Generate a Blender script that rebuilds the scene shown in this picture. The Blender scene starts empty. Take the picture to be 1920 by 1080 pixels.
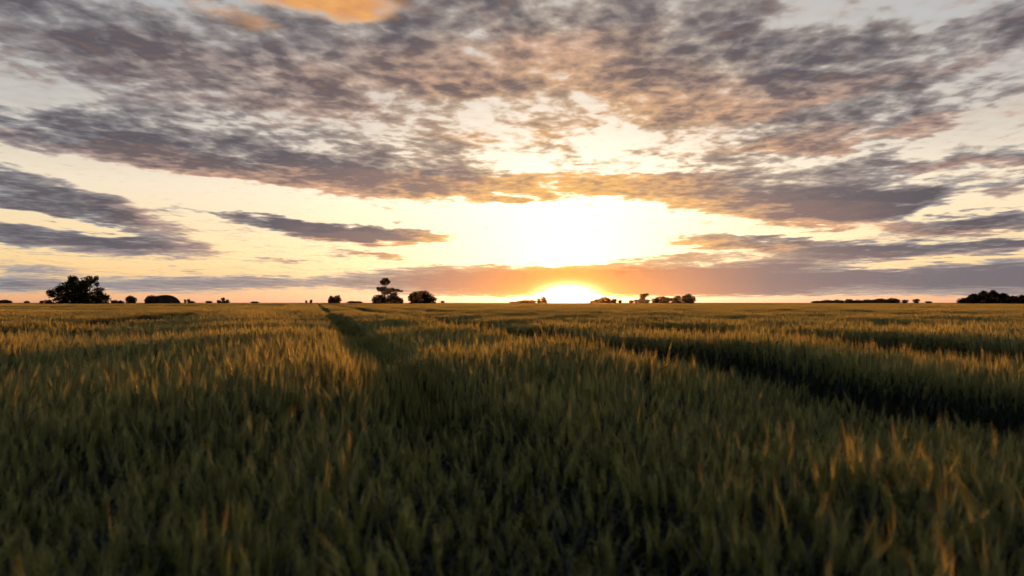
import bpy, bmesh, math, random
import numpy as np
from mathutils import Vector, Matrix, Euler

R = math.radians
random.seed(7)
rng = np.random.default_rng(7)
scene = bpy.context.scene
col = scene.collection

# ------------------------------------------------------------------ camera
F_PX = 1280.0                     # focal length in pixels of the 1920 px wide photograph
PITCH = R(1.21)                   # camera looks a little above the horizon
CAM_Z = 1.42
cam_data = bpy.data.cameras.new('camera')
cam_data.sensor_width = 36.0
cam_data.lens = 36.0 * F_PX / 1920.0
cam_data.clip_start = 0.05
cam_data.clip_end = 20000
cam_data.dof.use_dof = True
cam_data.dof.focus_distance = 45.0
cam_data.dof.aperture_fstop = 24.0 / 1000 / 0.012
cam_data.dof.aperture_blades = 0
cam = bpy.data.objects.new('camera', cam_data)
cam.location = (0, 0, CAM_Z)
cam.rotation_euler = (R(90) + PITCH, 0, 0)
col.objects.link(cam)
scene.camera = cam

def pix_dir(x, y):
    d = Vector(((x - 960) / F_PX, 1.0, (540 - y) / F_PX))
    d.rotate(Euler((PITCH, 0, 0)))
    return d.normalized()
def azel(x, y):                   # compass angle (0 = straight ahead) and height angle, in degrees
    d = pix_dir(x, y)
    return math.degrees(math.atan2(d.x, d.y)), math.degrees(math.asin(d.z))

# ------------------------------------------------------------------ sun and colour management
SUN_AZ, SUN_EL = azel(1066, 556)[0], 1.1
sun_dir = Vector((math.sin(R(SUN_AZ)) * math.cos(R(SUN_EL)), math.cos(R(SUN_AZ)) * math.cos(R(SUN_EL)), math.sin(R(SUN_EL))))
sd = bpy.data.lights.new('sun', 'SUN')
sd.energy = 5.0
sd.angle = R(0.6)
sd.color = (1.0, 0.31, 0.045)
sun = bpy.data.objects.new('sun', sd)
sun.rotation_euler = (-sun_dir).to_track_quat('-Z', 'Y').to_euler()
sun.location = (0, 0, 30)
col.objects.link(sun)

vs = scene.view_settings
vs.view_transform = 'Standard'
vs.look = 'None'
vs.exposure = 0.0
vs.gamma = 1.0
vs.use_curve_mapping = False
cy = scene.cycles
cy.max_bounces = 2
cy.diffuse_bounces = 2
cy.glossy_bounces = 2
cy.transmission_bounces = 3
cy.volume_bounces = 0
cy.transparent_max_bounces = 8
cy.sample_clamp_indirect = 4.0
cy.use_denoising = True
cy.debug_use_spatial_splits = True
cy.use_adaptive_sampling = True
cy.adaptive_threshold = 0.03
cy.adaptive_min_samples = 12

# ------------------------------------------------------------------ world: sunset sky with a broken cloud deck
world = bpy.data.worlds.new('World')
scene.world = world
world.use_nodes = True
WT = world.node_tree
WT.nodes.clear()

class S:
    """a float or vector socket with arithmetic"""
    def __init__(s, sock): s.k = sock
    def _m(s, op, *a, clamp=False):
        n = WT.nodes.new('ShaderNodeMath'); n.operation = op; n.use_clamp = clamp
        for i, v in enumerate((s,) + a):
            if isinstance(v, S): WT.links.new(v.k, n.inputs[i])
            else: n.inputs[i].default_value = v
        return S(n.outputs[0])
    def __add__(s, o): return s._m('ADD', o)
    __radd__ = __add__
    def __mul__(s, o): return s._m('MULTIPLY', o)
    __rmul__ = __mul__
    def __sub__(s, o): return s._m('SUBTRACT', o)
    def __rsub__(s, o): return (s * -1.0) + o
    def __truediv__(s, o): return s._m('DIVIDE', o)
    def madd(s, a, b): return s._m('MULTIPLY_ADD', a, b)
    def clamp(s): return s._m('ADD', 0.0, clamp=True)
    def mx(s, o): return s._m('MAXIMUM', o)
    def mn(s, o): return s._m('MINIMUM', o)
    def step(s, lo, hi, smooth=True):
        n = WT.nodes.new('ShaderNodeMapRange')
        n.interpolation_type = 'SMOOTHSTEP' if smooth else 'LINEAR'
        WT.links.new(s.k, n.inputs[0])
        n.inputs[1].default_value = lo; n.inputs[2].default_value = hi
        return S(n.outputs[0])
    def exp(s): return S(s._m('EXPONENT').k)

def vec(x, y, z=0.0):
    n = WT.nodes.new('ShaderNodeCombineXYZ')
    for i, v in enumerate((x, y, z)):
        if isinstance(v, S): WT.links.new(v.k, n.inputs[i])
        else: n.inputs[i].default_value = v
    return S(n.outputs[0])
def noise(v, scale, detail, rough, w=0.0, dist=0.0):
    n = WT.nodes.new('ShaderNodeTexNoise')
    n.noise_dimensions = '2D'
    if w:
        a = WT.nodes.new('ShaderNodeVectorMath'); WT.links.new(v.k, a.inputs[0]); a.inputs[1].default_value = (w * 7.3, w * 3.7, 0); v = S(a.outputs[0])
    WT.links.new(v.k, n.inputs['Vector'])
    n.inputs['Scale'].default_value = scale
    n.inputs['Detail'].default_value = detail
    n.inputs['Roughness'].default_value = rough
    n.inputs['Distortion'].default_value = dist
    return S(n.outputs['Fac'])
def mixc(f, a, b, mode='MIX'):
    n = WT.nodes.new('ShaderNodeMix'); n.data_type = 'RGBA'; n.blend_type = mode
    n.clamp_factor = True
    for i, v in ((0, f), (6, a), (7, b)):
        if isinstance(v, S): WT.links.new(v.k, n.inputs[i])
        elif i == 0: n.inputs[0].default_value = v
        else: n.inputs[i].default_value = (*v, 1.0)
    return S(n.outputs[2])
def lin(r, g, b):                 # 0-255 display colour to linear
    f = lambda c: (c / 255 / 12.92) if c <= 10 else ((c / 255 + 0.055) / 1.055) ** 2.4
    return (f(r), f(g), f(b))
def ramp(f, stops):
    n = WT.nodes.new('ShaderNodeValToRGB')
    WT.links.new(f.k, n.inputs[0])
    e = n.color_ramp.elements
    while len(e) < len(stops): e.new(0.5)
    for el, (p, c) in zip(e, stops):
        el.position = p; el.color = (*c, 1.0)
    return S(n.outputs[0])

tc = WT.nodes.new('ShaderNodeTexCoord')
sep = WT.nodes.new('ShaderNodeSeparateXYZ')
WT.links.new(tc.outputs['Generated'], sep.inputs[0])
DX, DY, DZ = (S(o) for o in sep.outputs)
DEG = 180 / math.pi
AZ = DX._m('ARCTAN2', DY) * DEG
EL = DZ._m('ARCSINE') * DEG
dot = WT.nodes.new('ShaderNodeVectorMath'); dot.operation = 'DOT_PRODUCT'
WT.links.new(tc.outputs['Generated'], dot.inputs[0])
core_el = azel(1066, 556)[1]
dot.inputs[1].default_value = (math.sin(R(SUN_AZ)) * math.cos(R(core_el)), math.cos(R(SUN_AZ)) * math.cos(R(core_el)), math.sin(R(core_el)))
TH = S(dot.outputs['Value'])._m('MINIMUM', 0.9999999)._m('ARCCOSINE') * DEG     # degrees from the sun

inv = (DZ.mx(0.0) + 0.055)._m("POWER", -1.0)
PX, PY = DX * inv, DY * inv                                        # flat cloud layer seen in perspective
PL = vec(PX, PY)
w1 = noise(PL, 2.2, 3.0, 0.55, 3.1) - 0.5
w2 = noise(PL, 2.6, 3.0, 0.55, 8.7) - 0.5
lowf = (EL * (1 / 14.0)).clamp() * 0.85 + 0.15
UU = AZ + w1 * 5.0
VV = EL + w2 * 3.2 * lowf
# slow shapes, fine tufts and ripples of the cloud layer
QX, QY = PX - PY * math.tan(R(SUN_AZ * 0.6)), PY * 0.78
n1 = noise(vec(QX, QY), 3.4, 6.0, 0.56, 1.3, 0.25)
n2 = noise(vec(QX, QY * 1.25), 12.0, 3.0, 0.48, 5.9)
n3 = noise(vec(QX, QY * 1.2), 6.0, 2.0, 0.5, 9.4, 0.15)
vein = 1.0 - (n3 - 0.5)._m('ABSOLUTE').step(0.0, 0.11)             # lighter seams between the puffs

# cloud banks: x, y, half length, half height (photo pixels), slope, weight
BANKS = [
 (70, 370, 240, 40, 11, 1.6), (270, 420, 130, 28, 20, .8), (90, 446, 260, 25, 5, 1.6), (290, 462, 130, 18, 7, 1.0),
 (70, 506, 120, 12, 3, .75), (20, 532, 110, 18, 0, 1.0), (400, 531, 340, 14, -1, 1.15), (250, 545, 330, 9, 2, .35),
 (540, 421, 190, 11, 7, 1.5), (730, 440, 200, 19, 1, 2.2), (640, 436, 150, 17, 5, 1.0), (700, 476, 90, 6, 1, 1.5), (530, 490, 70, 3, -1, .9), (360, 511, 40, 4, 6, .8), (470, 517, 40, 4, 6, .6),
 (1000, 528, 380, 33, 0, 2.2), (1330, 527, 300, 32, -1, 2.0), (1660, 526, 480, 38, -1, 1.2),
 (2000, 520, 420, 42, 0, 1.2),
 (180, 270, 360, 40, 7, 2.3), (480, 300, 400, 46, 6, 1.7), (760, 325, 260, 38, 3, 1.4), (930, 355, 150, 16, 3, .9), (990, 369, 60, 7, 0, 1.1),
 (620, 235, 460, 85, 3, .32), (330, 190, 260, 40, 12, .5),
 (330, 85, 430, 80, 10, 1.35), (90, 40, 330, 60, 6, 1.2), (640, 105, 330, 65, 2, 1.2), (900, 95, 300, 80, 4, 1.1), (1050, 40, 360, 70, 0, 1.0),
 (1250, 120, 300, 85, 8, 1.3), (1420, 150, 260, 80, -4, 1.2), (1660, 120, 330, 75, -8, 1.1), (1560, 190, 300, 40, -7, .9), (1850, 60, 200, 60, -14, .8),
 (1600, 245, 300, 34, -9, 1.1), (1480, 262, 200, 24, -12, .9), (1740, 235, 220, 20, -8, .8),
 (1460, 366, 300, 44, 4, 1.8), (1580, 396, 150, 36, 0, 1.6), (1180, 345, 200, 18, 1, 1.0), (1640, 312, 130, 24, 2, 1.0), (1860, 305, 160, 22, -4, 1.1), (1850, 352, 160, 14, -6, .9), (1700, 365, 120, 20, -6, 1.1),
 (1810, 424, 230, 22, -4, 1.7), (1440, 457, 300, 15, 4, 1.6), (1720, 470, 380, 14, -1, 1.4), (1290, 432, 90, 14, 6, .8), (1200, 422, 70, 4, -2, .8),
 (1250, 487, 150, 11, -3, 1.2), (1500, 490, 200, 12, -4, .8), (1900, 455, 120, 9, 0, .9), (1640, 385, 120, 12, -14, .7),
 (1270, 286, 260, 10, -2, .5), (1120, 240, 120, 14, 4, .3),
]
HOLES = [
 (50, 185, 200, 45, 8, .45), (400, 355, 420, 36, 7, .9), (1130, 262, 190, 55, 5, .28), (1060, 180, 80, 40, 20, .3), (960, 310, 150, 16, 3, .6),
 (1010, 440, 330, 60, 0, 1.6), (1560, 442, 320, 12, 3, .8), (1850, 225, 130, 40, -14, .38), (1780, 265, 140, 28, -8, .25), (1760, 330, 160, 18, -8, .4), (1850, 385, 200, 12, -4, .8),
 (110, 415, 190, 11, 8, 1.3), (620, 14, 200, 30, 3, .9), (1790, 30, 240, 16, -14, .6), (1700, 80, 130, 12, -28, .6), (1780, 110, 130, 10, -38, .6), (1450, 50, 160, 26, -20, .5), (860, 40, 120, 16, 24, .5),
 (1100, 562, 900, 8, 0, 1.0), (1640, 502, 300, 4, -2, .9), (1480, 541, 260, 4, 1, .6), (1850, 543, 200, 5, -2, .7), (1800, 487, 260, 4, -1, .8), (1075, 555, 105, 20, 0, 1.6),
]
UR, VR = (-52.0, 52.0), (-2.0, 34.0)
def field(lst, nu=210, nv=150):
    """coverage of the banks over compass angle (columns) and height angle (rows)"""
    u = np.linspace(*UR, nu)[None, :]; v = np.linspace(*VR, nv)[:, None]
    tot = np.zeros((nv, nu))
    for x, y, rx, ry, rot, w in lst:
        a, e = azel(x, y)
        k = DEG / F_PX * 1.18
        ca = math.cos(R(a))                          # a picture stretches things away from its middle
        rx, ry = rx * ca * ca, ry * ca
        c, s_ = math.cos(R(-rot)), math.sin(R(-rot))
        p, q = (u - a) * c + (v - e) * s_, -(u - a) * s_ + (v - e) * c
        tot += w * np.maximum(0, 1 - (p / (rx * k * 0.93)) ** 2 - (q / (ry * k * 0.97)) ** 2)
    win = np.clip((UR[1] - np.abs(u)) / 9, 0, 1) * np.clip((VR[1] - v) / 6, 0, 1)
    return tot * win
def curve3(x, xs, ys):            # three curves over one coordinate
    n = WT.nodes.new('ShaderNodeRGBCurve')
    mp = n.mapping; mp.use_clip = False; mp.extend = 'HORIZONTAL'
    for ci in range(3):
        pts = mp.curves[ci].points
        y = ys[ci] if ci < len(ys) else np.zeros(len(xs))
        pts[0].location = (xs[0], y[0]); pts[1].location = (xs[-1], y[-1])
        for xx, yy in zip(xs[1:-1], y[1:-1]): pts.new(xx, yy)
        for p_ in pts: p_.handle_type = 'VECTOR'
    mp.update()
    WT.links.new(x.k, n.inputs['Color'])
    return S(n.outputs[0])
def make_lookup(F, rank):
    """the field as a short sum of products of curves"""
    Um, sg, Vt = np.linalg.svd(F, full_matrices=False)
    rank -= rank % 3
    err = F - (Um[:, :rank] * sg[:rank]) @ Vt[:rank]
    print('cloud field rank', rank, 'max error', np.abs(err).max(), 'rms', err.std())
    xs, ys = np.linspace(0, 1, F.shape[1]), np.linspace(0, 1, F.shape[0])
    def look(u, v):
        un = (u - UR[0]) * (1 / (UR[1] - UR[0])); vn = (v - VR[0]) * (1 / (VR[1] - VR[0]))
        acc = None
        for k in range(0, rank, 3):
            fu = curve3(un, xs, [Vt[k + i] * sg[k + i] ** .5 for i in range(3)])
            gv = curve3(vn, ys, [Um[:, k + i] * sg[k + i] ** .5 for i in range(3)])
            d = WT.nodes.new('ShaderNodeVectorMath'); d.operation = 'DOT_PRODUCT'
            WT.links.new(fu.k, d.inputs[0]); WT.links.new(gv.k, d.inputs[1])
            d = S(d.outputs['Value'])
            acc = d if acc is None else acc + d
        return acc
    return look
cover = make_lookup(field([b[:5] + (b[5] * (0.66 if b[1] < 300 else 1.0),) for b in BANKS] + [h[:5] + (-h[5],) for h in HOLES]), 36)
def density(u, v):
    return cover(u, v) + v.step(9.0, 20.0) * 0.22 + v.step(16.0, 30.0) * 0.25

deck = EL.step(5.0, 12.0)
nz = (n1 - 0.5) * (lowf * 2.6 + 0.38) + (n2 - 0.5) * (lowf * 1.35 + 0.30) - vein * deck * 0.20 + deck * 0.32
CR = density(UU, VV)
C0 = CR - (CR - 0.7).mx(0.0) * (deck * 0.62 + 0.1)                  # banks that overlap do not pile up into one flat grey
# the same clouds a little nearer the sun: how much cloud stands between this spot and the light
su = (AZ * -1.0 + SUN_AZ); sv = (EL * -1.0 + core_el)
sl = (su * su + sv * sv + 4.0)._m('SQRT')
reach = lowf * 2.0 + 0.35
CS = density(UU + su / sl * reach, VV + sv / sl * reach)
D0 = C0 + nz
DEN = D0.step(-0.05, 0.80).mx(EL.step(8.0, 17.0) * ((n2 - 0.5) * 1.5 + (n1 - 0.5) + 0.55).clamp() * TH.step(9.0, 22.0))
BODY = D0.step(-0.15, 1.75)
EDGE = ((CR - CS) * 1.1 + 0.14 + (n1 - 0.5) * 0.9 * deck).clamp()

# clear air between the clouds
near = (TH * -0.085).exp()
wide = (TH * -0.045).exp()
sky_n = WT.nodes.new('ShaderNodeTexSky')
sky_n.sky_type = 'NISHITA'
sky_n.sun_disc = False
sky_n.sun_elevation = R(SUN_EL)
sky_n.sun_rotation = R(SUN_AZ)
sky_n.altitude = 50
sky_n.air_density = 1.0
sky_n.dust_density = 1.5
sky_n.ozone_density = 1.5
NISH = S(sky_n.outputs[0])
clear = ramp(EL * (1 / 40.0), [(0.0, lin(226, 160, 120)), (0.03, lin(238, 190, 128)), (0.09, lin(242, 210, 155)), (0.22, lin(234, 218, 192)), (0.34, lin(196, 190, 180)), (0.5, lin(172, 176, 178)), (1.0, lin(110, 125, 150))])
clear = mixc(1.0, clear, mixc(1.0, NISH, (0.03, 0.03, 0.03), 'MULTIPLY'), 'ADD')
gl = mixc(near, (0, 0, 0), (1.55, 1.25, 0.92))
clear = mixc(1.0, clear, gl, 'ADD')

# cloud body: mauve grey far from the sun, peach towards it, salmon low down beneath the sun
TN = (TH * (1 / 45.0)).clamp()
FARS = TH.step(38.0, 110.0)                                        # the sky opposite the sunset is darker and bluer
thick = ramp(TN, [(0.0, lin(250, 150, 60)), (0.08, lin(228, 142, 88)), (0.2, lin(178, 134, 114)), (0.34, lin(134, 118, 117)), (0.62, lin(97, 92, 98)), (1.0, lin(90, 88, 97))])
hi_t = EL.step(9.0, 18.0)
thick = mixc(hi_t * 0.8, thick, lin(93, 89, 96))
lowb = ramp(TN, [(0.0, lin(255, 164, 76)), (0.08, lin(244, 158, 94)), (0.2, lin(214, 152, 116)), (0.36, lin(158, 132, 124)), (0.6, lin(122, 115, 120)), (1.0, lin(112, 108, 116))])
thick = mixc(1.0 - EL.step(2.2, 5.0), thick, lowb)                  # the bank along the horizon lies in the reddest light
thin = ramp(TN, [(0.0, lin(255, 214, 110)), (0.15, lin(255, 222, 165)), (0.3, lin(240, 208, 170)), (0.55, lin(204, 190, 178)), (1.0, lin(182, 180, 180))])
warm = ramp(TN, [(0.0, lin(255, 200, 80)), (0.25, lin(250, 190, 120)), (0.45, lin(222, 166, 128)), (0.75, lin(196, 152, 130)), (1.0, lin(160, 134, 126))])
cloud = mixc(BODY, thin, thick)
cloud = mixc(EDGE * (wide * 0.6 + 0.48) * (1.1 - BODY) * (1.9 - hi_t * 0.75), cloud, warm)
skyc = mixc(DEN, clear, cloud)
skyc = mixc(FARS, skyc, mixc(1.0, skyc, (0.27, 0.31, 0.41), 'MULTIPLY'))
# one scrap of higher cloud still in full light, above a gap in the deck
hb = make_lookup(field([(610, 4, 190, 26, 2, 1.4), (440, 30, 110, 16, 16, .7)]), 6)(UU, VV) + (n2 - 0.5) * 1.2 + (n1 - .5) * 0.6
skyc = mixc((hb.step(0.05, 1.1)) * (1.0 - BODY * 0.6) * 0.95, skyc, mixc((n2 * 1.6 - 0.4).clamp(), lin(218, 146, 86), lin(252, 188, 108)))
# the sun's own glare burning through the low bank
th2 = TH * TH
da, de = (AZ - SUN_AZ) * (1 / 1.7), (EL - core_el) * (1 / 0.72)
core = ((da * da + de * de) * -1.0).exp() * 9.0
skyc = mixc(1.0, skyc, mixc(core * (1 / 10.0), (0, 0, 0), (10.0, 7.4, 4.0)), 'ADD')
skyc = mixc(1.0, skyc, mixc((th2 * (-1 / 16.0)).exp(), (0, 0, 0), (0.38, 0.12, 0.015)), 'ADD')
skyc = mixc(EL.step(-0.6, 0.0), lin(120, 84, 40), skyc)
bg = WT.nodes.new('ShaderNodeBackground')
bg.inputs['Strength'].default_value = 0.1
out = WT.nodes.new('ShaderNodeOutputWorld')
WT.links.new(mixc(1.0, skyc, (10, 10, 10), 'MULTIPLY').k, bg.inputs['Color'])
WT.links.new(bg.outputs[0], out.inputs['Surface'])
world.cycles.sampling_method = 'MANUAL'
world.cycles.sample_map_resolution = 512

# ------------------------------------------------------------------ helpers
def mat(name):
    m = bpy.data.materials.new(name); m.use_nodes = True
    m.node_tree.nodes.clear()
    return m, m.node_tree
def foliage_mat(name, c1, c2, trans, share, scale=0.0, rough=0.6, spec=0.06):
    """two-sided leaf: diffuse + light passing through; colour drifts from plant to plant"""
    m, t = mat(name); N, L = t.nodes, t.links
    o = N.new('ShaderNodeOutputMaterial')
    info = N.new('ShaderNodeObjectInfo')
    geo = N.new('ShaderNodeNewGeometry')
    nz_ = N.new('ShaderNodeTexNoise'); nz_.inputs['Scale'].default_value = scale or 3.0; nz_.inputs['Detail'].default_value = 3
    L.new(geo.outputs['Position'], nz_.inputs['Vector'])
    add = N.new('ShaderNodeMath'); add.operation = 'MULTIPLY_ADD'; add.inputs[1].default_value = 0.5
    L.new(info.outputs['Random'], add.inputs[0]); 
    sc_ = N.new('ShaderNodeMath'); sc_.operation = 'MULTIPLY'; sc_.inputs[1].default_value = 0.5
    L.new(nz_.outputs['Fac'], sc_.inputs[0]); L.new(sc_.outputs[0], add.inputs[2])
    mx = N.new('ShaderNodeMix'); mx.data_type = 'RGBA'
    L.new(add.outputs[0], mx.inputs[0]); mx.inputs[6].default_value = (*c1, 1); mx.inputs[7].default_value = (*c2, 1)
    d = N.new('ShaderNodeBsdfDiffuse'); L.new(mx.outputs[2], d.inputs['Color'])
    tr = N.new('ShaderNodeBsdfTranslucent'); tr.inputs['Color'].default_value = (*trans, 1)
    ms = N.new('ShaderNodeMixShader'); ms.inputs[0].default_value = share
    L.new(d.outputs[0], ms.inputs[1]); L.new(tr.outputs[0], ms.inputs[2])
    last = ms
    if spec:
        g = N.new('ShaderNodeBsdfGlossy'); g.inputs['Roughness'].default_value = rough; g.inputs['Color'].default_value = (0.8, 0.8, 0.8, 1)
        m2 = N.new('ShaderNodeMixShader'); m2.inputs[0].default_value = spec
        L.new(ms.outputs[0], m2.inputs[1]); L.new(g.outputs[0], m2.inputs[2]); last = m2
    L.new(last.outputs[0], o.inputs['Surface'])
    return m
def noisy_mat(name, c1, c2, scale, rough=0.9, bump=0.0):
    m, t = mat(name); N, L = t.nodes, t.links
    o = N.new('ShaderNodeOutputMaterial'); p = N.new('ShaderNodeBsdfPrincipled')
    geo = N.new('ShaderNodeNewGeometry')
    nz_ = N.new('ShaderNodeTexNoise'); nz_.inputs['Scale'].default_value = scale; nz_.inputs['Detail'].default_value = 6
    L.new(geo.outputs['Position'], nz_.inputs['Vector'])
    mx = N.new('ShaderNodeMix'); mx.data_type = 'RGBA'
    L.new(nz_.outputs['Fac'], mx.inputs[0]); mx.inputs[6].default_value = (*c1, 1); mx.inputs[7].default_value = (*c2, 1)
    L.new(mx.outputs[2], p.inputs['Base Color']); p.inputs['Roughness'].default_value = rough
    p.inputs['Specular IOR Level'].default_value = 0.2
    if bump:
        b = N.new('ShaderNodeBump'); b.inputs['Strength'].default_value = bump; b.inputs['Distance'].default_value = 0.1
        L.new(nz_.outputs['Fac'], b.inputs['Height']); L.new(b.outputs[0], p.inputs['Normal'])
    L.new(p.outputs[0], o.inputs['Surface'])
    return m
M_SOIL = noisy_mat('soil', (0.045, 0.033, 0.022), (0.10, 0.075, 0.05), 9.0, 0.95, 0.8)
M_LEAF = foliage_mat('wheat_leaf', (0.014, 0.038, 0.020), (0.030, 0.052, 0.026), (0.06, 0.09, 0.026), 0.34, 1.5)
M_EAR = foliage_mat('wheat_ear', (0.013, 0.036, 0.021), (0.028, 0.050, 0.027), (0.76, 0.78, 0.25), 0.46, 1.5, 0.45, 0.08)
M_TREE = foliage_mat('tree_leaf', (0.02, 0.028, 0.011), (0.04, 0.045, 0.016), (0.04, 0.04, 0.01), 0.25, 0.4, spec=0.0)
M_BARK = noisy_mat('bark', (0.045, 0.035, 0.026), (0.09, 0.07, 0.05), 3.0, 0.95, 0.6)
M_SHEET = noisy_mat('dark_sheet', (0.03, 0.034, 0.045), (0.05, 0.05, 0.06), 0.6, 0.55)
M_BOARD = noisy_mat('dark_board', (0.045, 0.035, 0.03), (0.07, 0.055, 0.045), 1.5, 0.85)

def link_mesh(name, me, parent=None, target=None):
    o = bpy.data.objects.new(name, me)
    (target or col).objects.link(o)
    if parent: o.parent = parent
    return o
def raw_mesh(name, verts, faces, mats, idx=None, smooth=False):
    me = bpy.data.meshes.new(name)
    me.from_pydata([tuple(v) for v in verts], [], [tuple(f) for f in faces])
    for m in mats: me.materials.append(m)
    if idx is not None: me.polygons.foreach_set('material_index', np.asarray(idx, dtype=np.int32))
    if smooth: me.polygons.foreach_set('use_smooth', np.ones(len(me.polygons), dtype=bool))
    me.update()
    return me
def tag(o, label=None, cat=None, group=None, kind=None):
    for k, v in (('label', label), ('category', cat), ('group', group), ('kind', kind)):
        if v: o[k] = v
    return o
def empty(name, loc=(0, 0, 0), rz=0.0):
    o = bpy.data.objects.new(name, None); o.location = loc; o.rotation_euler = (0, 0, rz)
    o.empty_display_size = 0.3
    col.objects.link(o); return o

# ------------------------------------------------------------------ the ground
g = 3000.0
gm = raw_mesh('ground', [(-g, -g, 0), (g, -g, 0), (g, g, 0), (-g, g, 0)], [(0, 1, 2, 3)], [M_SOIL])
tag(link_mesh('ground', gm), 'bare dark soil under the crop', None, None, 'structure')

# ------------------------------------------------------------------ the crop: awned wheat drilled in rows, wheel tracks left open
ROW_AZ = azel(592, 567)[0]                         # rows and tracks run towards this compass angle
RU = np.array([math.cos(R(ROW_AZ)), -math.sin(R(ROW_AZ))])      # across the rows, to the right
RV = np.array([math.sin(R(ROW_AZ)), math.cos(R(ROW_AZ))])       # along the rows, away from the camera
HEIGHT = 0.80

class Buf:
    def __init__(s): s.v, s.f, s.m, s.n = [], [], [], 0
    def add(s, v, f, m):
        s.v.append(np.asarray(v, float)); s.f += [tuple(i + s.n for i in q) for q in f]; s.m += [m] * len(f); s.n += len(v)
    def out(s): return np.concatenate(s.v), s.f, s.m
def tube(b, pts, rad, sides, m, cap=True):
    pts = np.asarray(pts, float); k = len(pts); V = []
    for i in range(k):
        d = pts[min(i + 1, k - 1)] - pts[max(i - 1, 0)]; d /= np.linalg.norm(d) + 1e-9
        a = np.cross(d, (0, 1, 0.13)); a /= np.linalg.norm(a) + 1e-9; c = np.cross(d, a)
        for j in range(sides):
            t = 2 * math.pi * j / sides
            V.append(pts[i] + rad[i] * (math.cos(t) * a + math.sin(t) * c))
    F = [(i * sides + j, i * sides + (j + 1) % sides, (i + 1) * sides + (j + 1) % sides, (i + 1) * sides + j) for i in range(k - 1) for j in range(sides)]
    b.add(V, F, m)
def blade(b, root, az, up, length, width, droop, segs, m, r):
    P = np.array(root, float); h = np.array([math.cos(az), math.sin(az), 0]); side = np.array([-math.sin(az), math.cos(az), 0])
    e = up; V = []; tw = r.uniform(-0.9, 0.9)
    for i in range(segs + 1):
        t = i / segs
        w = width * (0.55 + 1.1 * t if t < .35 else (1 - t) / 0.65) * 0.5 + 0.0004
        s2 = side * math.cos(tw * t) + np.array([0, 0, 1]) * math.sin(tw * t)
        V += [P - s2 * w, P + s2 * w]
        P = P + (h * math.cos(e) + np.array([0, 0, 1]) * math.sin(e)) * length / segs
        e -= droop / segs * (0.5 + t * 1.3)
    b.add(V, [(2 * i, 2 * i + 1, 2 * i + 3, 2 * i + 2) for i in range(segs)], m)
def plant(r, lod):
    b = Buf()
    H = HEIGHT * r.uniform(0.90, 1.07) - 0.10
    la = r.normal(0.5, 0.9); lean = abs(r.normal(0, 0.028)) + 0.008
    ld = np.array([math.cos(la), math.sin(la), 0])
    stem = [np.array([0, 0, 0.0]) + ld * lean * H * t ** 1.8 + np.array([0, 0, H * t]) for t in ((0, .3, .6, .85, 1) if lod == 0 else (0.15, .65, 1))]
    if lod == 0: tube(b, stem, [.0022, .0021, .0019, .0015, .0011], 3, 0)
    elif lod == 1: tube(b, stem, [.0030, .0026, .0018], 3, 0)
    else:
        p0, p1 = stem[0], stem[-1]; sd_ = np.array([-math.sin(la), math.cos(la), 0]) if r.random() < .5 else np.array([1, 0, 0])
        b.add([p0 - sd_ * .006, p0 + sd_ * .006, p1 + sd_ * .004, p1 - sd_ * .004], [(0, 1, 2, 3)], 0)
    nod = abs(r.normal(0.0, 0.24)) + 0.03
    el, P, L = math.pi / 2 - lean * 1.5, stem[-1].copy(), r.uniform(0.075, 0.105)
    pts = [P.copy()]
    k = {0: 7, 1: 3, 2: 2}[lod]
    for i in range(k):
        P = P + (ld * math.cos(el) + np.array([0, 0, 1]) * math.sin(el)) * L / k; el -= nod / k; pts.append(P.copy())
    tip = (ld * math.cos(el) + np.array([0, 0, 1]) * math.sin(el))
    if lod == 0:
        rad = [.002] + [(.0090 if i % 2 else .0062) * (1.0 if i < 5 else .8) for i in range(1, 7)] + [.0015]
        tube(b, pts, rad, 5, 1)
    elif lod == 1: tube(b, pts, [.003, .0095, .0085, .002], 4, 1)
    else:
        for sv in (np.array([1., 0, 0]), np.array([0, 1., 0])):
            b.add([pts[0], pts[1] + sv * .011, pts[2], pts[1] - sv * .011], [(0, 1, 2, 3)], 1)
    na = {0: 16, 1: 7, 2: 3}[lod]; aw = {0: .0009, 1: .0019, 2: .0042}[lod]
    for i in range(na):
        t = (i + .5) / na * 0.95; q = pts[int(t * k)]
        a = r.uniform(0, 2 * math.pi); sp = r.uniform(.05, .20) * (1.15 - t)
        o_ = np.array([math.cos(a), math.sin(a), 0])
        d = tip + o_ * sp; d /= np.linalg.norm(d)
        ln = r.uniform(.075, .13); s2 = np.cross(d, o_); s2 /= np.linalg.norm(s2) + 1e-9
        b.add([q - s2 * aw + o_ * .004, q + s2 * aw + o_ * .004, q + d * ln + o_ * .01], [(0, 1, 2)], 1)
    for i in range({0: 4, 1: 2, 2: 1}[lod]):
        t = {0: (.30, .52, .72, .84), 1: (.55, .80), 2: (.7,)}[lod][i]
        root = ld * lean * H * t ** 1.8 + np.array([0, 0, H * t])
        blade(b, root, r.uniform(0, 2 * math.pi), r.uniform(.9, 1.35), r.uniform(.15, .27), {0: .011, 1: .014, 2: .02}[lod], r.uniform(.6, 2.3), {0: 6, 1: 3, 2: 2}[lod], 0, r)
    return b.out()
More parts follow.
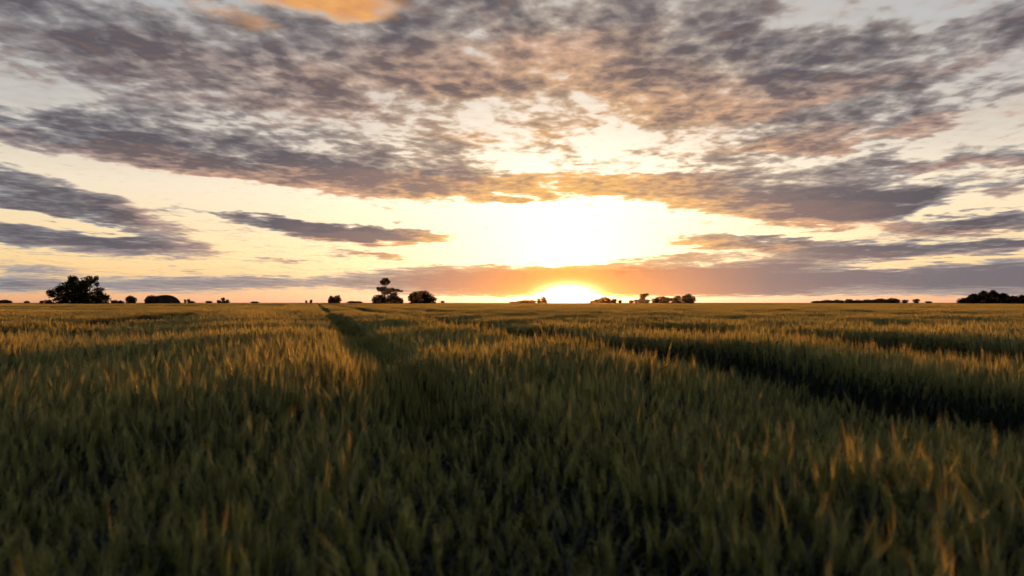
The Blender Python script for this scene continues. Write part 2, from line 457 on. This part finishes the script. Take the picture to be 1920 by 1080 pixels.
def patch(r, lod, n, wx, wy):
    lib = [plant(r, lod) for _ in range(26)]
    b = Buf()
    for i in range(n):
        v, f, m = lib[i % len(lib)]
        a = r.uniform(0, 2 * math.pi); c, s_ = math.cos(a) , math.sin(a)
        z = r.normal(1.0, 0.045)
        w = np.stack([v[:, 0] * c - v[:, 1] * s_, v[:, 0] * s_ + v[:, 1] * c, v[:, 2] * z], 1)
        w[:, 0] += r.uniform(-wx / 2, wx / 2); w[:, 1] += r.uniform(-wy / 2, wy / 2)
        b.v.append(w); b.f += [tuple(q + b.n for q in t) for t in f]; b.m += m; b.n += len(w)
    return b.out()

lib = bpy.data.collections.new('wheat_library')    # sources only, not linked to the scene
def add_source(i, kind, data):
    v, f, m = data
    link_mesh('%s_%02d' % (kind, i), raw_mesh(kind, v, f, [M_LEAF, M_EAR], m), None, lib)
NV0, NVP, NV1, NV2 = 16, 6, 4, 3
r0 = np.random.default_rng(11)
for i in range(NV0): add_source(i, 'plant', plant(r0, 0))
for i in range(NVP): add_source(i, 'tuft', patch(r0, 0, 86, .53, .53))
for i in range(NV1): add_source(i, 'wheat_clump', patch(r0, 1, 240, 1.06, 1.06))
for i in range(NV2): add_source(i, 'wheat_patch', patch(r0, 2, 1500, 4.1, 4.1))

OLD = (0.30, 1.10)                                 # an older track, grown over with shorter plants
LOWS = [(0.3, 0.5, .90), (0.5, 0.7, .82), (0.7, 0.9, .82), (0.9, 1.1, .90), (3.4, 4.3, .72), (7.1, 8.0, .7), (-6.9, -6.2, .5), (-16.2, -15.4, .5)]
# wheel tracks: distance right of the camera across the rows (from, to)
TRACKS = [(-33.4, -32.2), (-31.0, -29.8), (-16.8, -14.8), (-7.6, -5.6), OLD, (3.15, 4.6), (6.9, 8.3), (27.4, 28.8), (31.0, 32.4), (55, 56.4), (58.6, 60), (-57, -55.6), (-60.8, -59.4)]
def swell(x, y):                                   # slow rise and fall of the crop's top
    return (0.050 * np.sin(x * 1.25 + y * 0.53 + 0.6) + 0.045 * np.sin(x * -0.62 + y * 0.86 + 2.1) + 0.030 * np.sin(x * 0.31 + y * 0.22 + 4.0)
            - 0.15 * np.exp(-(x * x + y * y) / 11.0) + 0.13 * np.exp(-((x - 1.5) ** 2 + (y - 2.7) ** 2) / 0.5) + 0.08 * np.exp(-((x - 0.9) ** 2 + (y - 8.0) ** 2 / 1.6) / 3.5) + 0.07 * np.exp(-((x + 4.4) ** 2 + (y - 8.2) ** 2) / 5.0)  # added dip keeps the near crop in shade; added rises catch the sun
            + 0.024 * np.sin(x * 2.3 - y * 1.4) + 0.02 * np.sin(y * 0.11 + x * 0.05))
def in_view(x, y, margin):
    return (y > -3.0) & (np.abs(x) < np.maximum(y, 0) * 0.98 + margin)
P_, RT, SC, VI = [], [], [], []
def put(x, y, rz, tilt, sc, vi):
    P_.append(np.stack([x, y, np.zeros_like(x)], 1)); RT.append(np.stack([tilt[0], tilt[1], rz], 1)); SC.append(sc); VI.append(vi)
NEAR, CLOSE, MID, FAR = 4.6, 14.0, 55.0, 420.0
# single plants close by
n = int(12 * 12 * 360)
uv = np.stack([rng.uniform(-6, 6, n), rng.uniform(-5, 7, n)], 1)
uv[:, 0] = np.round(uv[:, 0] / 0.125) * 0.125 + rng.normal(0, 0.022, n)     # drilled rows
x = uv[:, 0] * RU[0] + uv[:, 1] * RV[0]; y = uv[:, 0] * RU[1] + uv[:, 1] * RV[1]
dist = np.hypot(x, y)
keep = in_view(x, y, 2.6) & (dist < NEAR) & (dist > 0.45)
for a, b in TRACKS:
    if (a, b) != OLD: keep &= ~((uv[:, 0] > a + rng.normal(0, .05, n)) & (uv[:, 0] < b + rng.normal(0, .05, n)))
for a, b, fz in LOWS[4:]: keep |= in_view(x, y, 2.6) & (dist < NEAR) & (dist > .45) & (uv[:, 0] > a) & (uv[:, 0] < b) & (rng.random(n) < .5)
thin = np.interp(uv[:, 0], [0.2, 0.5, 0.9, 1.2, 3.1, 3.2, 4.5, 4.6], [1, .82, .82, 1, 1, .7, .7, 1])
keep &= ~((thin < .97) & (uv[:, 0] < 2) & (rng.random(n) < 0.25))
x, y, uv, thin = x[keep], y[keep], uv[keep], thin[keep]; n = len(x)
hz = 1.0 + swell(x, y) / HEIGHT + rng.normal(0, 0.06, n)
hz = hz * thin
put(x, y, rng.uniform(0, 6.283, n), (rng.normal(0, .05, n), rng.normal(0, .05, n)), np.stack([rng.uniform(.9, 1.15, n), rng.uniform(.9, 1.15, n), hz], 1), rng.integers(0, NV0, n))
# patches farther out, strip by strip between the tracks
edges = [-500.0] + [e for t in sorted(TRACKS) for e in t] + [500.0]
def strips(size, near, far, v_base, v_n):
    xs, ys, sx, low = [], [], [], []
    for a, b in list(zip(edges[0::2], edges[1::2])) + [l[:2] for l in LOWS]:
        k = max(1, round((b - a) / size)); w = (b - a) / k
        uc = a + (np.arange(k) + .5) * w
        vc = np.arange(-far, far, size) + size / 2
        U, V = np.meshgrid(uc, vc)
        X = U * RU[0] + V * RV[0]; Y = U * RU[1] + V * RV[1]; D = np.hypot(X, Y)
        ok = in_view(X, Y, 2.6 + size) & (D >= near) & (D < far)
        xs.append(X[ok]); ys.append(Y[ok]); sx.append(np.full(ok.sum(), w / size)); low.append(np.full(ok.sum(), {l[:2]: l[2] for l in LOWS}.get((a, b), 1.0)))
    x, y, sx, low = map(np.concatenate, (xs, ys, sx, low)); n = len(x)
    flip = rng.integers(0, 2, n) * math.pi
    hz = (1.0 + swell(x, y) / HEIGHT) * low
    put(x, y, -R(ROW_AZ) + flip, (np.zeros(n), np.zeros(n)), np.stack([sx, np.ones(n), hz], 1), v_base + rng.integers(0, v_n, n))
strips(0.5, NEAR - 0.2, CLOSE, NV0, NVP)
strips(1.0, CLOSE - 0.4, MID, NV0 + NVP, NV1)
strips(4.0, MID - 1.5, FAR, NV0 + NVP + NV1, NV2)
P_, RT, SC, VI = map(np.concatenate, (P_, RT, SC, VI))
pm = bpy.data.meshes.new('wheat_crop')
pm.vertices.add(len(P_)); pm.vertices.foreach_set('co', P_.ravel())
for nm, arr in (('turn', RT), ('size', SC)):
    at = pm.attributes.new(nm, 'FLOAT_VECTOR', 'POINT'); at.data.foreach_set('vector', arr.astype(np.float32).ravel())
at = pm.attributes.new('pick', 'INT', 'POINT'); at.data.foreach_set('value', VI.astype(np.int32))
crop = link_mesh('wheat_crop', pm)
tag(crop, 'awned wheat standing across the whole field, tips lit orange, rows parted by wheel tracks', 'crop', None, 'stuff')
ng = bpy.data.node_groups.new('wheat_scatter', 'GeometryNodeTree')
ng.interface.new_socket('Geometry', in_out='INPUT', socket_type='NodeSocketGeometry')
ng.interface.new_socket('Geometry', in_out='OUTPUT', socket_type='NodeSocketGeometry')
N, L = ng.nodes, ng.links
gi, go = N.new('NodeGroupInput'), N.new('NodeGroupOutput')
iop = N.new('GeometryNodeInstanceOnPoints'); ci = N.new('GeometryNodeCollectionInfo')
ci.inputs['Collection'].default_value = lib
ci.inputs['Separate Children'].default_value = True
ci.inputs['Reset Children'].default_value = True
def attr(nm, ty):
    a = N.new('GeometryNodeInputNamedAttribute'); a.data_type = ty; a.inputs['Name'].default_value = nm; return a.outputs[0]
L.new(gi.outputs[0], iop.inputs['Points']); L.new(ci.outputs[0], iop.inputs['Instance'])
iop.inputs['Pick Instance'].default_value = True
L.new(attr('pick', 'INT'), iop.inputs['Instance Index'])
e2r = N.new('FunctionNodeEulerToRotation'); L.new(attr('turn', 'FLOAT_VECTOR'), e2r.inputs[0]); L.new(e2r.outputs[0], iop.inputs['Rotation'])
L.new(attr('size', 'FLOAT_VECTOR'), iop.inputs['Scale'])
L.new(iop.outputs[0], go.inputs[0])
crop.modifiers.new('scatter', 'NODES').node_group = ng
print('wheat points', len(P_))

# ------------------------------------------------------------------ trees, hedges and a barn along the skyline
def place(px, dist):
    a = R(azel(px, 567)[0]); return Vector((math.sin(a) * dist, math.cos(a) * dist, 0)), a
def leaf_cloud(lobes, n, size, r):
    """many small leaf sprays spread through ellipsoid lobes (x, z, rx, rz, depth) seen from the front"""
    vol = np.array([l[2] * l[3] for l in lobes]); vol = vol / vol.sum()
    V, Fc = [], []
    which = r.choice(len(lobes), n, p=vol)
    clumps = []
    for cx, cz, rx, rz, cy_ in lobes:               # each bough carries its own tufts, so the outline stays ragged
        m = int(r.integers(9, 15)); d = r.normal(size=(m, 3)); d /= np.linalg.norm(d, axis=1)[:, None]
        d *= r.uniform(0.40, 0.84, (m, 1))
        clumps.append((np.stack([cx + d[:, 0] * rx, cy_ + d[:, 1] * rx * .9, cz + d[:, 2] * rz], 1), r.uniform(.16, .34, m)))
    for w in which:
        cx, cz, rx, rz, cy_ = lobes[w]
        if r.random() < 0.5:
            cc, cr_ = clumps[w]; j = r.integers(len(cc))
            p = cc[j] + r.normal(size=3) * cr_[j] * np.array([rx, rx, rz]) * 0.5
        else:
            d = r.normal(size=3); d /= np.linalg.norm(d)
            rad = r.random() ** 0.4
            p = np.array([cx + d[0] * rad * rx, cy_ + d[1] * rad * rx * 0.9, cz + d[2] * rad * rz])
        if p[2] < 0.25: p[2] = 0.25 + r.random() * 0.3
        u = r.normal(size=3); u /= np.linalg.norm(u); q = np.cross(u, r.normal(size=3)); q /= np.linalg.norm(q) + 1e-9
        s = size * r.uniform(0.55, 1.35)
        k = len(V)
        V += [p - u * s, p + q * s * 0.42, p + u * s, p - q * s * 0.42]
        Fc.append((k, k + 1, k + 2, k + 3))
    return V, Fc
def tree(name, label, px, dist, lobes, cat='tree', dens=1.0, leaf=0.30, stems=None, group=None, skirt=True, girth=1.0):
    """lobes: (x, y, half width, half height) of each bough as it shows against the sky, in photo pixels; built in metres at its own distance"""
    loc, a = place(px, dist)
    k = dist / F_PX * math.cos(a) ** 2; kv = dist / F_PX * math.cos(a)     # the picture stretches things away from its middle
    root = empty(name, loc, -a)
    r = np.random.default_rng(int(px * 13 + dist))
    L3 = []
    for (x, y, w, h) in lobes:
        L3.append(((x - px) * k, (567 - y) * kv + CAM_Z, w * k, h * kv, r.normal(0, 0.35) * w * k))
    if skirt:                      # low boughs and undergrowth reaching down into the crop
        lo = [l for l in L3 if l[1] - l[3] < 3.2]
        for l in lo:
            L3.append((l[0], 1.0, l[2] * 0.78, 1.2, l[4]))
    area = sum(l[2] * l[3] for l in L3) * math.pi
    n = int(min(12000, max(600, area * 66 * dens * (0.34 / leaf) ** 2)))
    v, f = leaf_cloud(L3, n, leaf, r)
    cr = link_mesh('crown', raw_mesh('crown', v, f, [M_TREE]), root)
    # trunk and limbs: each limb runs to a lobe
    b = Buf()
    top = max(l[1] for l in L3)
    base_r = (0.028 * top + 0.06) * girth
    fork = np.array([0, 0, top * 0.30])
    for (sx, _) in (stems or [(px, 0)]):
        bx_ = (sx - px) * k
        tube(b, [(bx_, 0, -0.1), (bx_ + .05, 0.02, top * .15), (bx_ + r.normal(0, .1), r.normal(0, .1), top * .32)], [base_r * 1.3, base_r, base_r * .8], 8, 0)
    tops = [((sx - px) * k) for sx, _ in (stems or [(px, 0)])]
    for l in L3:
        bx_ = min(tops, key=lambda t: abs(t - l[0]))
        s0 = np.array([bx_, 0, min(top * .25, l[1] * .6)]); e0 = np.array([l[0], l[4], l[1] + l[3] * .3])
        mid = s0 * .45 + e0 * .55 + np.array([(bx_ - l[0]) * .12, r.normal(0, .2), (e0[2] - s0[2]) * -.06])
        tube(b, [s0, mid, e0], [base_r * .7, base_r * .42, base_r * .12], 6, 0)
        for _ in range(5):
            d = r.normal(size=3); d[2] = abs(d[2]) * .8; d /= np.linalg.norm(d)
            q0 = mid * r.uniform(.1, .6) + e0 * (1 - r.uniform(.1, .6)) if False else mid + (e0 - mid) * r.uniform(.1, .9)
            tube(b, [q0, q0 + d * np.array([l[2], l[2], l[3]]) * .55, q0 + d * np.array([l[2], l[2], l[3]]) * .98], [base_r * .2, base_r * .12, base_r * .04], 4, 0)
    vv, ff, mm = b.out()
    link_mesh('trunk', raw_mesh('trunk', vv, ff, [M_BARK], mm, True), root)
    tag(root, label, cat, group)
    return root

# left
tree('oak_tree', 'largest tree on the skyline, broad dark spreading crown at the far left', 148, 300,
     [(135, 534, 17, 15), (122, 543, 19, 14), (168, 527, 13, 10), (180, 522, 6, 6), (150, 545, 30, 18), (104, 549, 17, 8), (97, 553, 10, 6), (186, 546, 12, 8), (180, 556, 27, 9), (128, 557, 28, 8), (199, 559, 11, 6), (158, 534, 14, 14), (112, 543, 9, 6), (136, 522, 11, 6), (182, 532, 5, 6), (150, 560, 34, 8), (118, 562, 20, 5), (188, 562, 16, 5)], dens=1.0, leaf=.42)
tree('hedge_bush', 'low dark bush cut by the left edge of the picture', 12, 420, [(10, 565, 9, 3.5), (17, 566, 8, 2.5), (3, 565, 5, 2.5)], 'bush')
tree('hedge_bush', 'tiny low bush left of the big spreading tree', 50, 420, [(50, 566.5, 7, 1.8)], 'bush')
tree('hedge_bush', 'low bush touching the left foot of the big spreading tree', 89, 330, [(90, 564.5, 9, 3), (78, 566, 5, 2)], 'bush')
tree('hedge_bush', 'low scrub at the right foot of the big spreading tree', 218, 330, [(214, 565, 8, 2.5), (226, 566, 9, 2)], 'bush')
tree('small_tree', 'small round tree between the big spreading tree and the barn', 245, 360, [(245, 559, 8, 5), (240, 561, 6, 5), (251, 562, 6, 5), (246, 565, 11, 3)])
tree('small_tree', 'dark rounded tree against the left side of the barn', 280, 312, [(283, 560, 10, 7), (277, 563, 8, 5), (292, 560, 7, 6), (285, 565, 14, 3)])
tree('hedge_bush', 'low pair of bushes just right of the barn', 352, 380, [(347, 564, 2.6, 3), (354, 563.5, 4, 3.6), (360, 566.3, 7, 1.4)], 'bush')
tree('hedge_bush', 'flat low bush between the barn and the ragged little tree', 392, 420, [(392, 566, 8, 1.8)], 'bush')
tree('small_tree', 'ragged little tree with two tufts right of the barn', 418, 380, [(418, 561.5, 4.5, 4), (426, 564, 4, 3), (410, 565, 5, 2.5), (420, 566, 12, 1.8)], dens=.8)
tree('hedge_bush', 'faint flat bush halfway between barn and round bush', 478, 480, [(478, 566.6, 9, 1.4)], 'bush')
tree('hedge_bush', 'two thin tufts showing where the tracks meet the horizon', 580, 420, [(574, 565, 2.2, 2.4), (583, 564.5, 3, 3)], 'bush', dens=.6)
tree('round_bush', 'compact round dark bush standing alone left of the tall thin tree', 628, 330, [(622, 561, 7, 6.5), (632, 560, 8, 6.5), (628, 564, 13, 4), (619, 564, 5, 4)], 'bush')
tree('hedge_bush', 'low bank of scrub right of the lone round bush', 665, 400, [(660, 566, 10, 1.8), (672, 566.5, 9, 1.4)], 'bush')
# the group with the tall thin tree
tree('slender_tree', 'tall thin tree, small tuft of crown on a bare stem', 721, 300, [(722, 528.5, 9, 8), (717, 529, 5.5, 5), (727, 528, 5, 5), (722, 524, 6, 4)], dens=.7, girth=.55, leaf=.3, stems=[(721, 0)], skirt=False)
tree('spreading_tree', 'flat topped spreading tree below the tall thin tree', 732, 304, [(717, 542, 11, 5.5), (732, 544, 11, 5), (745, 545, 7, 3.5), (724, 549, 10, 4), (738, 552, 8, 5), (709, 541, 5, 3.5), (753, 546, 4, 2)], dens=.85, leaf=.3, skirt=False)
tree('round_bush', 'dense bush at the left foot of the flat topped tree', 709, 298, [(708, 560, 11, 8), (715, 558, 9, 7), (704, 563, 8, 5), (723, 562, 9, 5)], 'bush')
tree('round_bush', 'dense bush at the right foot of the flat topped tree', 740, 298, [(735, 560, 12, 8), (746, 561, 9, 7), (752, 564, 6, 4)], 'bush')
tree('round_tree', 'broad round tree right of the tall thin tree, spiky on its right', 790, 300, [(783, 556, 17, 10), (795, 553, 13, 9), (775, 559, 11, 8), (805, 558, 11, 8), (812, 561, 8, 5), (790, 562, 26, 5)], leaf=.36)
tree('hedge_bush', 'tiny faint bush right of the broad round tree', 830, 420, [(830, 565.5, 5, 1.8)], 'bush')
# beneath the sun
tree('hedge_row', 'long low hedge just left of the setting sun', 985, 480, [(975, 566, 10, 2), (985, 565, 12, 2.6), (997, 565, 10, 2.8), (962, 567, 8, 1.2)], 'hedge')
tree('small_tree', 'small tree at the hedge end nearest the sun, on its left', 1018, 470, [(1019, 560, 5.5, 4.5), (1010, 562, 4, 3), (1022, 564, 6, 3), (1013, 565, 8, 2)])
tree('round_tree', 'low domed tree just right of the setting sun', 1130, 450, [(1133, 560.5, 9, 4.5), (1122, 563.5, 9, 3.5), (1141, 563, 6, 4), (1112, 565.5, 8, 2.2), (1132, 565, 18, 3)])
tree('small_tree', 'small rounded tree right of the low domed tree', 1152, 455, [(1152, 563, 5.5, 4), (1149, 565, 7, 2.5)])
tree('hedge_bush', 'last low bush in the row right of the sun', 1163, 455, [(1163, 564.8, 4.5, 2.5)], 'bush')
tree('hedge_bush', 'low bushes left of the top heavy tree', 1186, 440, [(1184, 565, 6, 2.2), (1193, 564, 5, 3)], 'bush')
tree('small_tree', 'small top heavy tree right of the sun', 1207, 430, [(1206, 555, 8, 5), (1212, 552.5, 6, 2.5), (1204, 561, 7, 4), (1213, 564, 8, 3), (1200, 564, 6, 3)])
tree('round_tree', 'broad low tree in the clump right of the sun, its left member', 1238, 430, [(1240, 560, 13, 5), (1228, 563, 8, 4), (1250, 562, 9, 5), (1238, 565, 17, 3)])
tree('round_tree', 'middle tree of the clump right of the sun', 1268, 430, [(1270, 559, 8, 5), (1262, 562, 8, 4), (1272, 564, 11, 4)])
tree('round_tree', 'tallest tree at the right end of the clump right of the sun', 1291, 428, [(1291, 556, 8, 6), (1298, 560, 7, 6), (1284, 560, 8, 6), (1293, 564, 13, 4)])
# right hedge line
hx = [(1533, 565.5, 9, 1.8, 'left tip of the long low treeline at right'), (1551, 564.5, 11, 2.6, 'second clump from the left of the long low treeline'), (1571, 564.5, 10, 2.7, 'third clump from the left of the long low treeline'),
      (1592, 563.7, 7, 3.4, 'pointed clump in the middle of the long low treeline'), (1608, 564.5, 7, 3, 'narrow clump right of the pointed one in the long treeline'), (1626, 564.3, 11, 3, 'third clump from the right of the long low treeline'),
      (1650, 563.3, 13, 3.8, 'second clump from the right of the long low treeline'), (1673, 563.2, 12, 4.2, 'tallest clump, right end of the long low treeline')]
for x_, y_, w_, h_, lb in hx:
    tree('hedge_tree', lb, x_, 520, [(x_, y_, w_, h_), (x_ - w_ * .7, y_ + 1, w_ * .7, h_ * .75), (x_ + w_ * .6, y_ + .6, w_ * .7, h_ * .85), (x_, 566.2, w_ * 1.5, 2.0)], leaf=.32, group='clumps of the long low treeline at right')
tree('small_tree', 'small separate tree just right of the long low treeline', 1697, 500, [(1697, 564.4, 7, 2.8)])
tree('small_tree', 'second small tree right of the long low treeline', 1718, 500, [(1718, 563.8, 7.5, 3.6)])
tree('hedge_bush', 'faint flat bush between the small trees and the wood', 1741, 540, [(1741, 566.3, 8, 1.5)], 'bush')
# the wood at the right edge
wx = [(1808, 562.5, 13, 4.5, 'low left end tree of the dark wood at right edge'), (1826, 558.5, 13, 8, 'second tree from the left of the wood at right edge'), (1845, 555.5, 13, 10.5, 'tall third tree of the wood at right edge'),
      (1862, 555, 12, 11, 'tallest middle tree of the wood at right edge'), (1881, 558, 13, 9, 'lower tree right of the tallest in the wood'), (1899, 560.5, 12, 6.5, 'low tree second from the right in the wood'),
      (1916, 560, 12, 7, 'tree cut by the right edge of the picture'), (1938, 560, 14, 7, 'tree just beyond the right edge of the picture')]
for x_, y_, w_, h_, lb in wx[:7]:
    tree('wood_tree', lb, x_, 330, [(x_, y_, w_, h_), (x_ - w_ * .5, y_ + 3, w_ * .6, h_ * .8), (x_ + w_ * .5, y_ + 3, w_ * .6, h_ * .8), (x_, y_ + 1 - h_ * .5, w_ * .6, h_ * .6)], leaf=.36, group='trees of the wood at the right edge')

# round-roofed barn
bl, ba = place(314, 320)
kb = 320 / F_PX * math.cos(ba) ** 2
barn = empty('barn', bl, -ba + R(9))
tag(barn, 'dark barn with smooth round roof beside the rounded tree, left skyline', 'barn')
W2, HB, LB = 26.5 * kb, 14.0 * 320 / F_PX * math.cos(ba) + CAM_Z, 9.0
prof = []
for i in range(25):
    t = math.pi * i / 24
    xx = -math.cos(t) * W2
    prof.append((xx + 0.10 * W2 * -math.sin(t), HB * math.sin(t) ** 0.85))
b = Buf(); n_ = len(prof)
vo = [(x_, y_, z_) for y_ in (0, LB) for x_, z_ in prof]
inn = [(x_ * .97, y_, max(0, z_ - .12)) for y_ in (0, LB) for x_, z_ in prof]
b.add(vo + inn, [(i, i + 1, n_ + i + 1, n_ + i) for i in range(n_ - 1)] + [(2 * n_ + i + 1, 2 * n_ + i, 3 * n_ + i, 3 * n_ + i + 1) for i in range(n_ - 1)]
      + [(i + 1, i, 2 * n_ + i, 2 * n_ + i + 1) for i in range(n_ - 1)], 0)
v, f, m = b.out(); link_mesh('roof', raw_mesh('roof', v, f, [M_SHEET], m), barn)
for yy in (0.25, LB - 0.25):
    v = [(x_ * .965, yy, max(0, z_ - .13)) for x_, z_ in prof]
    link_mesh('end_wall', raw_mesh('end_wall', v, [tuple(range(n_))], [M_BOARD]), barn)
for sgn in (-1, 1):
    x0, x1 = sorted((sgn * 0.03, sgn * 1.75))
    b = Buf(); b.add([(x_, y_, z_) for x_ in (x0, x1) for y_ in (.12, .20) for z_ in (0.02, 3.1)], [(0, 1, 3, 2), (4, 6, 7, 5), (0, 4, 5, 1), (2, 3, 7, 6), (1, 5, 7, 3), (0, 2, 6, 4)], 0)
    v, f, m = b.out(); link_mesh('door', raw_mesh('door', v, f, [M_BOARD], m), barn)

# ------------------------------------------------------------------ evening haze
hm, ht = mat('haze')
pv = ht.nodes.new('ShaderNodeVolumePrincipled'); ho = ht.nodes.new('ShaderNodeOutputMaterial')
pv.inputs['Color'].default_value = (0.95, 0.92, 0.88, 1)
pv.inputs['Density'].default_value = 0.000015
pv.inputs['Anisotropy'].default_value = 0.89
ht.links.new(pv.outputs[0], ho.inputs['Volume'])
x0, x1, y0, y1, z0, z1 = -3050, 3050, -3050, 3050, -1.0, 22.0
hv = [(x_, y_, z_) for x_ in (x0, x1) for y_ in (y0, y1) for z_ in (z0, z1)]
hz_o = link_mesh('haze', raw_mesh('haze', hv, [(0, 1, 3, 2), (4, 6, 7, 5), (0, 4, 5, 1), (2, 3, 7, 6), (1, 5, 7, 3), (0, 2, 6, 4)], [hm]))
tag(hz_o, 'thin warm evening haze over the field', None, None, 'stuff')
